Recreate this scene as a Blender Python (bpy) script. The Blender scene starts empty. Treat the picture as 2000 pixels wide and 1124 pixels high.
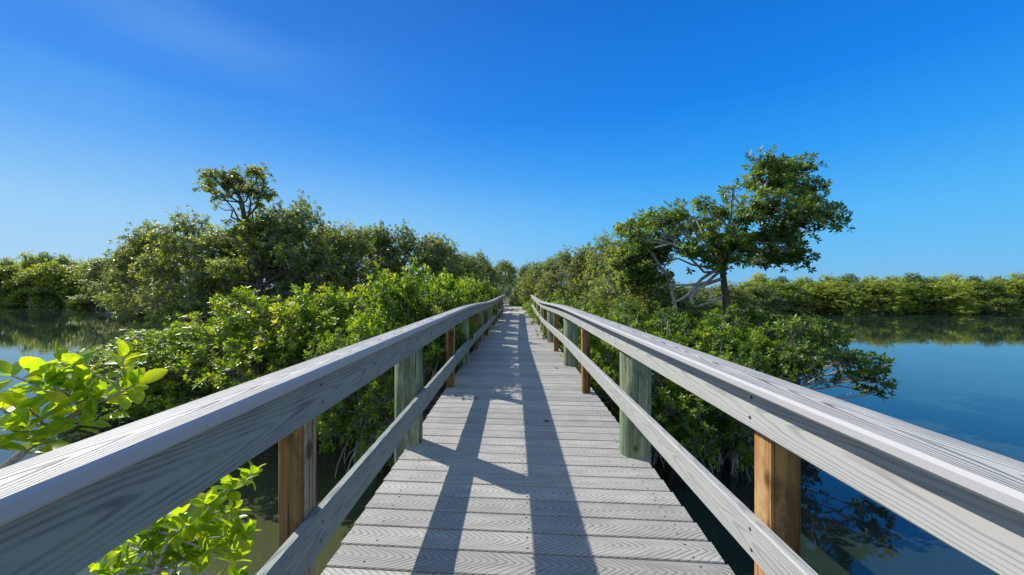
import bpy, math, random
import numpy as np
R = math.radians
sc = bpy.context.scene
COL = sc.collection

# ------------------------------------------------------------------ camera, sky, sun, exposure
F_PX, EYE, VX, VY = 740.0, 2.6, 1004.0, 562.0      # water level is z = 0
cam_d = bpy.data.cameras.new('camera')
cam = bpy.data.objects.new('camera', cam_d); COL.objects.link(cam)
cam.location = (0, 0, EYE)
cam.rotation_euler = (R(90), 0, math.atan(4 / F_PX))
cam_d.sensor_width = 36; cam_d.lens = F_PX / 2000 * 36
cam_d.clip_start = 0.02; cam_d.clip_end = 5000
sc.camera = cam

SUN_EL, SUN_AZ = R(37.0), R(53.6)                  # azimuth measured to the left of straight ahead
w = bpy.data.worlds.new('World'); sc.world = w; w.use_nodes = True
nt = w.node_tree; nt.nodes.clear()
sky = nt.nodes.new('ShaderNodeTexSky'); sky.sky_type = 'NISHITA'; sky.sun_disc = False
sky.sun_elevation = SUN_EL; sky.sun_rotation = -SUN_AZ
sky.altitude = 0; sky.air_density = 1.0; sky.dust_density = 0.25; sky.ozone_density = 3.0
EXPO = 0.70; BG = 0.12
bg = nt.nodes.new('ShaderNodeBackground'); bg.inputs['Strength'].default_value = BG
wo = nt.nodes.new('ShaderNodeOutputWorld')
L = nt.links.new
def slin(c):
    return [((v / 255 + .055) / 1.055) ** 2.4 if v > 10 else v / 255 / 12.92 for v in c]
def skycol(c):
    k = 1 / (BG * 2 ** EXPO); return (*[v * k for v in slin(c)], 1)
def wn(kind, **kw):
    x = nt.nodes.new(kind)
    for a, b in kw.items(): setattr(x, a, b)
    return x
def wmath(op, a, b=0.0):
    x = wn('ShaderNodeMath', operation=op)
    for i, v in enumerate((a, b)):
        if isinstance(v, (int, float)): x.inputs[i].default_value = v
        else: L(v, x.inputs[i])
    return x.outputs[0]
def wmap(v, a, b, c=0.0, d=1.0):
    x = wn('ShaderNodeMapRange', interpolation_type='SMOOTHSTEP'); L(v, x.inputs[0])
    for i, q in enumerate((a, b, c, d)): x.inputs[1 + i].default_value = q
    return x.outputs[0]
def wmix(f, a, b):
    x = wn('ShaderNodeMix', data_type='RGBA')
    for i, v in ((0, f), (6, a), (7, b)):
        if isinstance(v, (int, float, tuple)): x.inputs[i].default_value = v
        else: L(v, x.inputs[i])
    return x.outputs[2]
tc = wn('ShaderNodeTexCoord'); sp = wn('ShaderNodeSeparateXYZ'); L(tc.outputs['Generated'], sp.inputs[0])
# deep blue polarised-looking sky: colour by height above the horizon, laid over the physical sky
stops = [(-1, (120, 180, 225)), (0.8, (124, 188, 234)), (4, (108, 190, 244)), (8.6, (88, 184, 248)), (16, (50, 158, 246)), (24, (24, 133, 236)), (37, (14, 110, 212)), (52, (40, 112, 200)), (75, (120, 165, 215))]  # highest stops, out of view, are brightened to add fill light
cr = None
prev = skycol(stops[0][1])
for (a0, c0), (a1, c1) in zip(stops[:-1], stops[1:]):
    f = wn('ShaderNodeMapRange'); L(sp.outputs[2], f.inputs[0])
    f.inputs[1].default_value = math.sin(R(a0)); f.inputs[2].default_value = math.sin(R(a1))
    prev = wmix(f.outputs[0], prev, skycol(c1))
# paler air towards the sun side (left)
left = wn('ShaderNodeVectorMath', operation='DOT_PRODUCT'); L(tc.outputs['Generated'], left.inputs[0]); left.inputs[1].default_value = (-0.97, 0.24, -0.05)
hz = wmath('MULTIPLY', wmap(left.outputs['Value'], -0.35, 1.05, 0.0, 0.55), wmap(sp.outputs[2], 0.02, 0.40, 1.0, 0.10))
prev = wmix(hz, prev, skycol((200, 224, 243)))
# thin cirrus streaks high on the left
mp = wn('ShaderNodeMapping'); mp.inputs['Rotation'].default_value = (0.2, 0.75, 0.2); mp.inputs['Scale'].default_value = (0.8, 0.8, 3.6); L(tc.outputs['Generated'], mp.inputs[0])
nz = wn('ShaderNodeTexNoise'); nz.inputs['Scale'].default_value = 1.2; nz.inputs['Detail'].default_value = 4; nz.inputs['Roughness'].default_value = 0.45; L(mp.outputs[0], nz.inputs['Vector'])
ci = wmath('MULTIPLY', wmap(left.outputs['Value'], 0.25, 0.95), wmap(nz.outputs['Fac'], 0.40, 0.66, 0.0, 0.30))
prev = wmix(ci, prev, skycol((160, 215, 248)))
fin = wmix(wmap(sp.outputs[2], 0.62, 0.95, 0.985, 0.35), sky.outputs[0], prev)
back = wmath('MULTIPLY', wmap(sp.outputs[1], 0.25, -0.75, 0.0, 0.8), wmap(sp.outputs[2], -0.05, 0.1))  # unseen sky behind the camera, brightened as added fill on foliage
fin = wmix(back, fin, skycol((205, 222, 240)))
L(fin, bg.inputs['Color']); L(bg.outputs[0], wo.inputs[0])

sun_d = bpy.data.lights.new('sun', 'SUN'); sun_d.energy = 4.2; sun_d.angle = R(0.5); sun_d.color = (1.0, 0.935, 0.82)
sun = bpy.data.objects.new('sun', sun_d); COL.objects.link(sun)
from mathutils import Vector
sdir = Vector((-math.sin(SUN_AZ) * math.cos(SUN_EL), math.cos(SUN_AZ) * math.cos(SUN_EL), math.sin(SUN_EL)))
sun.rotation_euler = sdir.to_track_quat('Z', 'Y').to_euler()
sc.view_settings.view_transform = 'Standard'; sc.view_settings.look = 'None'
sc.view_settings.exposure = EXPO; sc.view_settings.gamma = 1; sc.view_settings.use_curve_mapping = False
sc.render.engine = 'CYCLES'
sc.cycles.max_bounces = 8; sc.cycles.transparent_max_bounces = 8

# ------------------------------------------------------------------ helpers
def at(px, py, Y):
    return np.array(((px - VX) / F_PX * Y, Y, EYE - (py - VY) / F_PX * Y))

def tag(o, label=None, cat=None, group=None, kind=None):
    if label: o['label'] = label
    if cat: o['category'] = cat
    if group: o['group'] = group
    if kind: o['kind'] = kind
    return o

def empty(name, loc=(0, 0, 0), rz=0.0):
    o = bpy.data.objects.new(name, None); COL.objects.link(o)
    o.location = loc; o.rotation_euler = (0, 0, rz); o.empty_display_size = 0.2
    return o

def link_mesh(name, me, parent=None, loc=None):
    o = bpy.data.objects.new(name, me); COL.objects.link(o)
    if parent: o.parent = parent
    if loc is not None: o.location = loc
    return o

def np_mesh(name, verts, quads, mat, smooth=False, attr=None, uv=None, midx=None, mats=None):
    """verts (n,3), quads (m,4) or list of index lists"""
    me = bpy.data.meshes.new(name)
    verts = np.asarray(verts, dtype=np.float32)
    if isinstance(quads, np.ndarray):
        m, k = quads.shape
        me.vertices.add(len(verts)); me.vertices.foreach_set('co', verts.ravel())
        me.loops.add(m * k); me.loops.foreach_set('vertex_index', quads.astype(np.int32).ravel())
        me.polygons.add(m); me.polygons.foreach_set('loop_start', np.arange(0, m * k, k, dtype=np.int32))
        me.update(calc_edges=True)
    else:
        me.from_pydata(verts.tolist(), [], quads); me.update()
    for mm in (mats or [mat]): me.materials.append(mm)
    if midx is not None: me.polygons.foreach_set('material_index', np.asarray(midx, dtype=np.int32))
    if smooth: me.polygons.foreach_set('use_smooth', np.ones(len(me.polygons), dtype=bool))
    if attr is not None:
        a = me.attributes.new('tint', 'FLOAT', 'POINT'); a.data.foreach_set('value', np.asarray(attr, dtype=np.float32))
    if uv is not None:
        u = me.uv_layers.new(name='UVMap'); u.data.foreach_set('uv', np.asarray(uv, dtype=np.float32).ravel())
    return me

def norm(v):
    return v / (np.linalg.norm(v, axis=-1, keepdims=True) + 1e-9)

def tubes(segs, k=5):
    """segs (n,8): p0 p1 r0 r1 -> verts, quads"""
    s = np.asarray(segs, dtype=np.float64)
    n = len(s)
    p0, p1, r0, r1 = s[:, 0:3], s[:, 3:6], s[:, 6], s[:, 7]
    d = norm(p1 - p0)
    ref = np.where(np.abs(d[:, 2:3]) > 0.9, np.array([[1.0, 0, 0]]), np.array([[0, 0, 1.0]]))
    a = norm(np.cross(d, ref)); b = np.cross(d, a)
    th = np.arange(k) * 2 * math.pi / k
    ring = a[:, None, :] * np.cos(th)[None, :, None] + b[:, None, :] * np.sin(th)[None, :, None]
    v0 = p0[:, None, :] + ring * r0[:, None, None]; v1 = p1[:, None, :] + ring * r1[:, None, None]
    V = np.concatenate([v0, v1], axis=1).reshape(-1, 3)
    i = np.arange(k); j = (i + 1) % k
    q = np.stack([i, j, j + k, i + k], axis=1)
    Q = (q[None] + (np.arange(n) * 2 * k)[:, None, None]).reshape(-1, 4)
    return V, Q

def polyline(p0, p1, n, rng, wob, sag=0.0):
    t = np.linspace(0, 1, n + 1)[:, None]
    P = p0 + (p1 - p0) * t
    Lg = np.linalg.norm(p1 - p0)
    J = rng.normal(0, wob * Lg, P.shape) * np.sin(t * math.pi)
    P = P + J
    P[:, 2] += sag * Lg * np.sin(t[:, 0] * math.pi)
    return P

def pl_segs(P, r0, r1):
    n = len(P) - 1
    r = np.linspace(r0, r1, n + 1)
    return [list(P[i]) + list(P[i + 1]) + [r[i], r[i + 1]] for i in range(n)]

# ------------------------------------------------------------------ materials
def new_mat(name):
    m = bpy.data.materials.new(name); m.use_nodes = True
    n = m.node_tree.nodes; n.clear()
    out = n.new('ShaderNodeOutputMaterial')
    return m, m.node_tree, out

def nd(t, kind, **kw):
    x = t.nodes.new(kind)
    for k, v in kw.items():
        if k.startswith('i_'):
            x.inputs[k[2:]].default_value = v
        elif k.startswith('n_'):
            x.inputs[int(k[2:])].default_value = v
        else:
            setattr(x, k, v)
    return x

def mth(t, op, a, b=None, c=None):
    x = t.nodes.new('ShaderNodeMath'); x.operation = op
    for i, v in enumerate((a, b, c)):
        if v is None: continue
        if isinstance(v, (int, float)): x.inputs[i].default_value = v
        else: t.links.new(v, x.inputs[i])
    return x.outputs[0]

def mixc(t, fac, a, b, mode='MIX'):
    x = t.nodes.new('ShaderNodeMix'); x.data_type = 'RGBA'; x.blend_type = mode
    for i, v in ((0, fac), (6, a), (7, b)):
        if isinstance(v, (int, float)): x.inputs[i].default_value = v
        elif isinstance(v, tuple): x.inputs[i].default_value = (*v, 1)
        else: t.links.new(v, x.inputs[i])
    return x.outputs[2]

def mrange(t, v, a, b, c=0.0, d=1.0, smooth=False):
    x = t.nodes.new('ShaderNodeMapRange')
    if smooth: x.interpolation_type = 'SMOOTHSTEP'
    t.links.new(v, x.inputs[0])
    for i, q in enumerate((a, b, c, d)): x.inputs[1 + i].default_value = q
    return x.outputs[0]

def grain_mat(name, K, lam, light, dark, algae=0.0, warp=0.03, bump=0.5, lo=0.15, hi=0.85, power=1.5, shift=0.0, vary=0.16):
    """embossed cathedral grain of composite lumber: UV is metres along / across the plank"""
    m, t, out = new_mat(name)
    uv = nd(t, 'ShaderNodeUVMap'); sp = nd(t, 'ShaderNodeSeparateXYZ'); t.links.new(uv.outputs[0], sp.inputs[0])
    oi = nd(t, 'ShaderNodeObjectInfo')
    u = mth(t, 'ADD', sp.outputs[0], mth(t, 'MULTIPLY', oi.outputs['Random'], 37.0))
    v = sp.outputs[1]
    cb = nd(t, 'ShaderNodeCombineXYZ'); t.links.new(mth(t, 'MULTIPLY', u, 2.2), cb.inputs[0]); t.links.new(mth(t, 'MULTIPLY', v, 9.0), cb.inputs[1])
    n1 = nd(t, 'ShaderNodeTexNoise', i_Scale=1.0, i_Detail=2.0, i_Roughness=0.5); t.links.new(cb.outputs[0], n1.inputs['Vector'])
    nc = mth(t, 'SUBTRACT', n1.outputs['Fac'], 0.5)
    cb2 = nd(t, 'ShaderNodeCombineXYZ'); t.links.new(mth(t, 'MULTIPLY', u, 0.55), cb2.inputs[0])
    n2 = nd(t, 'ShaderNodeTexNoise', i_Scale=1.0, i_Detail=1.0); t.links.new(cb2.outputs[0], n2.inputs['Vector'])
    voff = mth(t, 'MULTIPLY', mth(t, 'SUBTRACT', n2.outputs['Fac'], 0.5), 0.06)
    av = mth(t, 'ABSOLUTE', mth(t, 'ADD', mth(t, 'ADD', v, voff), shift))
    pv = mth(t, 'MULTIPLY', mth(t, 'POWER', av, power), K)
    ph = mth(t, 'ADD', mth(t, 'ADD', u, pv), mth(t, 'MULTIPLY', nc, warp * 6))
    sn = mth(t, 'SINE', mth(t, 'MULTIPLY', ph, 2 * math.pi / lam))
    g = mrange(t, mth(t, 'MULTIPLY_ADD', sn, 0.5, 0.5), lo, hi, smooth=True)     # 1 ridge, 0 groove
    # fine streaks along the plank
    cb3 = nd(t, 'ShaderNodeCombineXYZ'); t.links.new(mth(t, 'MULTIPLY', u, 7.0), cb3.inputs[0]); t.links.new(mth(t, 'MULTIPLY', v, 330.0), cb3.inputs[1])
    n3 = nd(t, 'ShaderNodeTexNoise', i_Scale=1.0, i_Detail=3.0, i_Roughness=0.6); t.links.new(cb3.outputs[0], n3.inputs['Vector'])
    st = mrange(t, n3.outputs['Fac'], 0.3, 0.7)
    # blotchy wear
    cb4 = nd(t, 'ShaderNodeCombineXYZ'); t.links.new(mth(t, 'MULTIPLY', u, 3.0), cb4.inputs[0]); t.links.new(mth(t, 'MULTIPLY', v, 6.0), cb4.inputs[1])
    n4 = nd(t, 'ShaderNodeTexNoise', i_Scale=1.6, i_Detail=6.0, i_Roughness=0.65); t.links.new(cb4.outputs[0], n4.inputs['Vector'])
    wr = mrange(t, n4.outputs['Fac'], 0.32, 0.68)
    gm = mth(t, 'MULTIPLY', g, mrange(t, st, 0, 1, 0.72, 1.0))
    cb5 = nd(t, 'ShaderNodeCombineXYZ'); t.links.new(mth(t, 'MULTIPLY', u, 5.0), cb5.inputs[0]); t.links.new(mth(t, 'MULTIPLY', v, 22.0), cb5.inputs[1])
    n5 = nd(t, 'ShaderNodeTexNoise', i_Scale=1.0, i_Detail=2.0); t.links.new(cb5.outputs[0], n5.inputs['Vector'])
    gm = mth(t, 'SUBTRACT', 1.0, mth(t, 'MULTIPLY', mth(t, 'SUBTRACT', 1.0, gm), mrange(t, n5.outputs['Fac'], 0.30, 0.62, 0.25, 1.0)))
    c = mixc(t, gm, dark, light)
    c = mixc(t, mth(t, 'MULTIPLY', mth(t, 'SUBTRACT', 1.0, wr), vary * 1.6), c, tuple(q * 0.5 for q in light))
    rv = mrange(t, oi.outputs['Random'], 0, 1, 1 - vary * 0.7, 1 + vary * 0.35)
    cbr = nd(t, 'ShaderNodeCombineXYZ')
    for i in range(3): t.links.new(rv, cbr.inputs[i])
    c = mixc(t, 1.0, c, cbr.outputs[0], 'MULTIPLY')
    if algae > 0:
        al = mth(t, 'MULTIPLY', mrange(t, n4.outputs['Fac'], 0.40, 0.62), algae)
        c = mixc(t, al, c, (0.23, 0.30, 0.23))
    ps = nd(t, 'ShaderNodeBsdfPrincipled', i_Roughness=0.62); ps.inputs['Specular IOR Level'].default_value = 0.28
    t.links.new(c, ps.inputs['Base Color'])
    bp = nd(t, 'ShaderNodeBump', i_Strength=bump, i_Distance=0.002)
    t.links.new(mth(t, 'ADD', g, mth(t, 'MULTIPLY', st, 0.3)), bp.inputs['Height']); t.links.new(bp.outputs[0], ps.inputs['Normal'])
    t.links.new(ps.outputs[0], out.inputs[0])
    return m

M_DECK = grain_mat('composite_deck', 2.9, 0.037, (0.44, 0.43, 0.395), (0.20, 0.195, 0.175), warp=0.020, bump=0.5, lo=0.10, hi=0.50, power=1.2, vary=0.30)
M_CAP = grain_mat('composite_cap', 85.0, 0.15, (0.47, 0.465, 0.45), (0.09, 0.09, 0.09), warp=0.07, bump=0.9, lo=0.06, hi=0.40, vary=0.10, power=1.6)
M_RAILL = grain_mat('composite_rail_algae', 80.0, 0.20, (0.28, 0.30, 0.29), (0.11, 0.12, 0.125), algae=0.6, warp=0.12, bump=0.5, vary=0.12, power=1.6, lo=.05, hi=.6)  # left rails: darker grey with a green algae tint
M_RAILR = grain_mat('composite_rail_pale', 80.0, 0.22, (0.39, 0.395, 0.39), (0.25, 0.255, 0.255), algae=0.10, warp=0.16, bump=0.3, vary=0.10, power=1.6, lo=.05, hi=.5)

def simple_mat(name, col, rough=0.7, spec=0.3):
    m, t, out = new_mat(name)
    ps = nd(t, 'ShaderNodeBsdfPrincipled', i_Roughness=rough); ps.inputs['Base Color'].default_value = (*col, 1)
    ps.inputs['Specular IOR Level'].default_value = spec
    t.links.new(ps.outputs[0], out.inputs[0]); return m
M_EDGE = simple_mat('smooth_composite_edge', (0.36, 0.36, 0.37), 0.6)
M_SCREW = simple_mat('dark_screw', (0.03, 0.028, 0.025), 0.5)

def post_mat(name, a, b, c3, knots=True, sc_=1.0):
    """sawn or turned timber with vertical grain (object coordinates)"""
    m, t, out = new_mat(name)
    tcn = nd(t, 'ShaderNodeTexCoord'); oi = nd(t, 'ShaderNodeObjectInfo')
    add = nd(t, 'ShaderNodeVectorMath', operation='ADD'); t.links.new(tcn.outputs['Object'], add.inputs[0])
    cbo = nd(t, 'ShaderNodeCombineXYZ')
    for i in range(3): t.links.new(mth(t, 'MULTIPLY', oi.outputs['Random'], 9.0 + i * 5), cbo.inputs[i])
    t.links.new(cbo.outputs[0], add.inputs[1])
    mp_ = nd(t, 'ShaderNodeMapping'); mp_.inputs['Scale'].default_value = (30 * sc_, 30 * sc_, 1.4); t.links.new(add.outputs[0], mp_.inputs[0])
    n1 = nd(t, 'ShaderNodeTexNoise', i_Scale=1.0, i_Detail=4.0, i_Roughness=0.6, i_Distortion=0.8); t.links.new(mp_.outputs[0], n1.inputs['Vector'])
    mp2 = nd(t, 'ShaderNodeMapping'); mp2.inputs['Scale'].default_value = (9, 9, 1.6); t.links.new(add.outputs[0], mp2.inputs[0])
    n2 = nd(t, 'ShaderNodeTexNoise', i_Scale=1.0, i_Detail=3.0); t.links.new(mp2.outputs[0], n2.inputs['Vector'])
    g = mrange(t, n1.outputs['Fac'], 0.35, 0.65)
    c = mixc(t, g, a, b)
    c = mixc(t, mrange(t, n2.outputs['Fac'], 0.45, 0.68, 0, 0.85), c, c3)
    # knots and blotches
    mpk = nd(t, 'ShaderNodeMapping'); mpk.inputs['Scale'].default_value = (1, 1, .6); t.links.new(add.outputs[0], mpk.inputs[0])
    vk = nd(t, 'ShaderNodeTexVoronoi', i_Scale=5.5); t.links.new(mpk.outputs[0], vk.inputs['Vector'])
    c = mixc(t, mrange(t, vk.outputs['Distance'], 0.07, 0.16, 0.9, 0.0, True), c, tuple(q * 0.3 for q in a))
    nb = nd(t, 'ShaderNodeTexNoise', i_Scale=13.0, i_Detail=5.0, i_Roughness=0.65); t.links.new(mpk.outputs[0], nb.inputs['Vector'])
    c = mixc(t, mrange(t, nb.outputs['Fac'], 0.50, 0.64, 0, 0.55), c, tuple(q * 0.75 for q in a))
    mp3 = nd(t, 'ShaderNodeMapping'); mp3.inputs['Scale'].default_value = (110, 110, 2.5); t.links.new(add.outputs[0], mp3.inputs[0])
    n3 = nd(t, 'ShaderNodeTexNoise', i_Scale=1.0, i_Detail=2.0); t.links.new(mp3.outputs[0], n3.inputs['Vector'])
    crack = mrange(t, n3.outputs['Fac'], 0.30, 0.40)
    c = mixc(t, crack, tuple(q * 0.35 for q in a), c)
    ps = nd(t, 'ShaderNodeBsdfPrincipled', i_Roughness=0.75); ps.inputs['Specular IOR Level'].default_value = 0.2
    t.links.new(c, ps.inputs['Base Color'])
    bp = nd(t, 'ShaderNodeBump', i_Strength=0.5, i_Distance=0.003)
    t.links.new(mth(t, 'ADD', mth(t, 'MULTIPLY', g, 0.6), crack), bp.inputs['Height']); t.links.new(bp.outputs[0], ps.inputs['Normal'])
    t.links.new(ps.outputs[0], out.inputs[0]); return m
M_SQUARE = post_mat('brown_treated_timber', (0.07, 0.036, 0.012), (0.36, 0.20, 0.075), (0.17, 0.125, 0.055))
M_ORANGE = post_mat('orange_treated_timber', (0.20, 0.085, 0.028), (0.48, 0.26, 0.10), (0.42, 0.30, 0.15))
M_PALE_IN = post_mat('pale_weathered_timber', (0.20, 0.14, 0.08), (0.56, 0.45, 0.30), (0.36, 0.29, 0.20))
M_ROUND = post_mat('green_treated_pile', (0.09, 0.12, 0.06), (0.38, 0.39, 0.24), (0.13, 0.19, 0.13), sc_=0.9)
M_BEAM = post_mat('dark_stringer_timber', (0.10, 0.08, 0.05), (0.20, 0.17, 0.12), (0.12, 0.11, 0.09))

def leaf_mat(name, dark, light, yellow, trans=0.45, spec=0.4, rough=0.42, spots=False):
    m, t, out = new_mat(name)
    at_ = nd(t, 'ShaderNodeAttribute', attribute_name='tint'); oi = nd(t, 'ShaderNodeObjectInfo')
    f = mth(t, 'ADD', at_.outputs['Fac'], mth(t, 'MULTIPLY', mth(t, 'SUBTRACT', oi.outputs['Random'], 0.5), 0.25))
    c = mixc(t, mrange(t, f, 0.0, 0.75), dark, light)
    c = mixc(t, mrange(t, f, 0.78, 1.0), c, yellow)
    if spots:
        tcn = nd(t, 'ShaderNodeTexCoord')
        na = nd(t, 'ShaderNodeTexNoise', i_Scale=45.0, i_Detail=4.0, i_Roughness=0.6); t.links.new(tcn.outputs['Object'], na.inputs['Vector'])
        nb = nd(t, 'ShaderNodeTexNoise', i_Scale=220.0, i_Detail=2.0); t.links.new(tcn.outputs['Object'], nb.inputs['Vector'])
        c = mixc(t, mrange(t, na.outputs['Fac'], 0.50, 0.66, 0, 0.55), c, yellow)
        c = mixc(t, mrange(t, nb.outputs['Fac'], 0.66, 0.72, 0, 0.8), c, (0.10, 0.06, 0.02))
    ps = nd(t, 'ShaderNodeBsdfPrincipled', i_Roughness=rough); ps.inputs['Specular IOR Level'].default_value = spec
    t.links.new(c, ps.inputs['Base Color'])
    tr = nd(t, 'ShaderNodeBsdfTranslucent')
    t.links.new(mixc(t, 1.0, c, (1.9, 1.75, 0.6), 'MULTIPLY'), tr.inputs[0])
    mxs = nd(t, 'ShaderNodeMixShader'); mxs.inputs[0].default_value = trans
    t.links.new(ps.outputs[0], mxs.inputs[1]); t.links.new(tr.outputs[0], mxs.inputs[2]); t.links.new(mxs.outputs[0], out.inputs[0])
    return m
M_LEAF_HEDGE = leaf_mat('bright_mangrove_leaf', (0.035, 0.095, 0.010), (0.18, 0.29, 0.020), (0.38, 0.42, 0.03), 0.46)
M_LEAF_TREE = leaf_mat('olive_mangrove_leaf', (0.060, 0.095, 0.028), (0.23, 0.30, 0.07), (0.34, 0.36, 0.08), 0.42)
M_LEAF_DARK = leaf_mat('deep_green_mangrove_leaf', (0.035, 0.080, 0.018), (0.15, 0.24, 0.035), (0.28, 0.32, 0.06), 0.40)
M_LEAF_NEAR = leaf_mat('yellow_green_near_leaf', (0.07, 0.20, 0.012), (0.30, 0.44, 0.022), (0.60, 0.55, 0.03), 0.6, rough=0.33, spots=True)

def bark_mat(name, a, b):
    m, t, out = new_mat(name)
    tcn = nd(t, 'ShaderNodeTexCoord')
    n1 = nd(t, 'ShaderNodeTexNoise', i_Scale=9.0, i_Detail=6.0, i_Roughness=0.65); t.links.new(tcn.outputs['Object'], n1.inputs['Vector'])
    c = mixc(t, mrange(t, n1.outputs['Fac'], 0.35, 0.65), a, b)
    ps = nd(t, 'ShaderNodeBsdfPrincipled', i_Roughness=0.85); ps.inputs['Specular IOR Level'].default_value = 0.15
    t.links.new(c, ps.inputs['Base Color'])
    bp = nd(t, 'ShaderNodeBump', i_Strength=0.5, i_Distance=0.01); t.links.new(n1.outputs['Fac'], bp.inputs['Height']); t.links.new(bp.outputs[0], ps.inputs['Normal'])
    t.links.new(ps.outputs[0], out.inputs[0]); return m
M_BARK = bark_mat('grey_mangrove_bark', (0.22, 0.20, 0.18), (0.50, 0.47, 0.44))
M_BARK_DARK = bark_mat('dark_brown_bark', (0.05, 0.042, 0.035), (0.13, 0.11, 0.09))  # dark brown bark for the largest tree's trunk and the tall thin tree

# ------------------------------------------------------------------ setting: ground, sand, water
def ground():
    xs = np.concatenate([np.linspace(-2500, -70, 14), np.arange(-60, 60.1, 0.75), np.linspace(70, 2500, 14)])
    ys = np.concatenate([np.linspace(-600, -12, 8), np.arange(-10, 80.1, 0.75), np.linspace(90, 3500, 16)])
    X, Y = np.meshgrid(xs, ys)
    def sm(a, b, v):
        t = np.clip((v - a) / (b - a), 0, 1); return t * t * (3 - 2 * t)
    H = np.full_like(X, -0.9)
    wob = 0.9 * np.sin(X * 0.31) + 0.7 * np.sin(X * 0.13 + 1) + 0.5 * np.sin(Y * 0.4)
    # far shores left and right
    H = np.maximum(H, -0.9 + 1.15 * sm(37.5, 39.5, Y + wob * 0.5 + np.where(X < 0, -11.0 * sm(-12, -22, -(-X) * 1.0) * 0, 0)) * (X > 0))
    H = np.maximum(H, -0.9 + 1.15 * sm(49.0, 51.0, Y + wob * 0.5) * (X <= 0))
    # wooded spit that carries the path
    half = 1.8 + (np.clip(Y, 12, 40) - 12) * 0.55
    spit = sm(0, 1, (half + 9 - np.abs(X - 0.2)) / 3.0) * sm(13.5, 16.5, Y)
    H = np.maximum(H, -0.9 + 1.1 * spit)
    mound = sm(0, 1, (3.6 - np.abs(X - 0.2)) / 2.2) * sm(17.5, 19.6, Y)
    H = np.maximum(H, -0.9 + 2.14 * mound)
    H += 0.04 * np.sin(X * 2.3) * np.sin(Y * 1.9) * (H > -0.5)
    ny, nx = X.shape
    V = np.stack([X, Y, H], -1).reshape(-1, 3)
    i = (np.arange(ny - 1)[:, None] * nx + np.arange(nx - 1)[None]).reshape(-1)
    Q = np.stack([i, i + 1, i + nx + 1, i + nx], 1)
    m, t, out = new_mat('mud_and_leaf_litter')
    g = nd(t, 'ShaderNodeNewGeometry'); sp = nd(t, 'ShaderNodeSeparateXYZ'); t.links.new(g.outputs['Position'], sp.inputs[0])
    n1 = nd(t, 'ShaderNodeTexNoise', i_Scale=1.4, i_Detail=8.0, i_Roughness=0.7); t.links.new(g.outputs['Position'], n1.inputs['Vector'])
    c = mixc(t, mrange(t, n1.outputs['Fac'], 0.35, 0.65), (0.035, 0.030, 0.018), (0.08, 0.068, 0.04))
    c = mixc(t, mrange(t, n1.outputs['Fac'], 0.52, 0.6), c, (0.09, 0.13, 0.04))
    ps = nd(t, 'ShaderNodeBsdfPrincipled', i_Roughness=0.9); t.links.new(c, ps.inputs['Base Color']); t.links.new(ps.outputs[0], out.inputs[0])
    o = link_mesh('ground', np_mesh('ground', V, Q, m, smooth=True)); tag(o, kind='structure')
    # pale sand path
    m, t, out = new_mat('pale_sand')
    g = nd(t, 'ShaderNodeNewGeometry')
    n1 = nd(t, 'ShaderNodeTexNoise', i_Scale=3.0, i_Detail=9.0, i_Roughness=0.7); t.links.new(g.outputs['Position'], n1.inputs['Vector'])
    c = mixc(t, mrange(t, n1.outputs['Fac'], 0.35, 0.65), (0.30, 0.26, 0.20), (0.52, 0.48, 0.40))
    ps = nd(t, 'ShaderNodeBsdfPrincipled', i_Roughness=0.95); t.links.new(c, ps.inputs['Base Color'])
    bp = nd(t, 'ShaderNodeBump', i_Strength=0.7, i_Distance=0.03); t.links.new(n1.outputs['Fac'], bp.inputs['Height']); t.links.new(bp.outputs[0], ps.inputs['Normal'])
    t.links.new(ps.outputs[0], out.inputs[0])
    n = 46; V = []; Q = []
    for a in range(n + 1):
        y = 19.3 + a * 0.35
        cx = 0.2 - 0.022 * max(0, y - 21) ** 2
        wd = 1.25 + 0.18 * math.sin(y * 2.1)
        for b in range(9):
            s = b / 8 * 2 - 1
            V.append((cx + s * wd, y, 1.285 + 0.10 * min(1, a / 12) - 0.22 * abs(s) ** 4 + 0.015 * math.sin(7 * y + 5 * s)))
    for a in range(n):
        for b in range(8):
            k = a * 9 + b; Q.append((k, k + 1, k + 10, k + 9))
    o = link_mesh('sand_path', np_mesh('sand_path', V, np.array(Q), m, smooth=True)); tag(o, kind='structure')

    m, t, out = new_mat('still_lagoon_water')
    g = nd(t, 'ShaderNodeNewGeometry')
    mp_ = nd(t, 'ShaderNodeMapping'); mp_.inputs['Scale'].default_value = (1.0, 2.2, 1.0); t.links.new(g.outputs['Position'], mp_.inputs[0])
    n1 = nd(t, 'ShaderNodeTexNoise', i_Scale=1.1, i_Detail=3.0, i_Roughness=0.5); t.links.new(mp_.outputs[0], n1.inputs['Vector'])
    n2 = nd(t, 'ShaderNodeTexNoise', i_Scale=6.0, i_Detail=2.0, i_Roughness=0.5); t.links.new(mp_.outputs[0], n2.inputs['Vector'])
    n3 = nd(t, 'ShaderNodeTexNoise', i_Scale=0.25, i_Detail=2.0); t.links.new(g.outputs['Position'], n3.inputs['Vector'])
    c = mixc(t, mrange(t, n3.outputs['Fac'], 0.4, 0.6), (0.012, 0.022, 0.022), (0.020, 0.034, 0.026))
    sw = nd(t, 'ShaderNodeSeparateXYZ'); t.links.new(g.outputs['Position'], sw.inputs[0])
    murk = mth(t, 'MULTIPLY', mrange(t, mth(t, 'ADD', sw.outputs[0], mth(t, 'MULTIPLY', n3.outputs['Fac'], 2.0)), -1.0, 0.6, 1.0, 0.0, True), mrange(t, sw.outputs[1], 5.0, 9.0, 1.0, 0.0, True))
    c = mixc(t, murk, c, (0.062, 0.072, 0.034))
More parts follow.
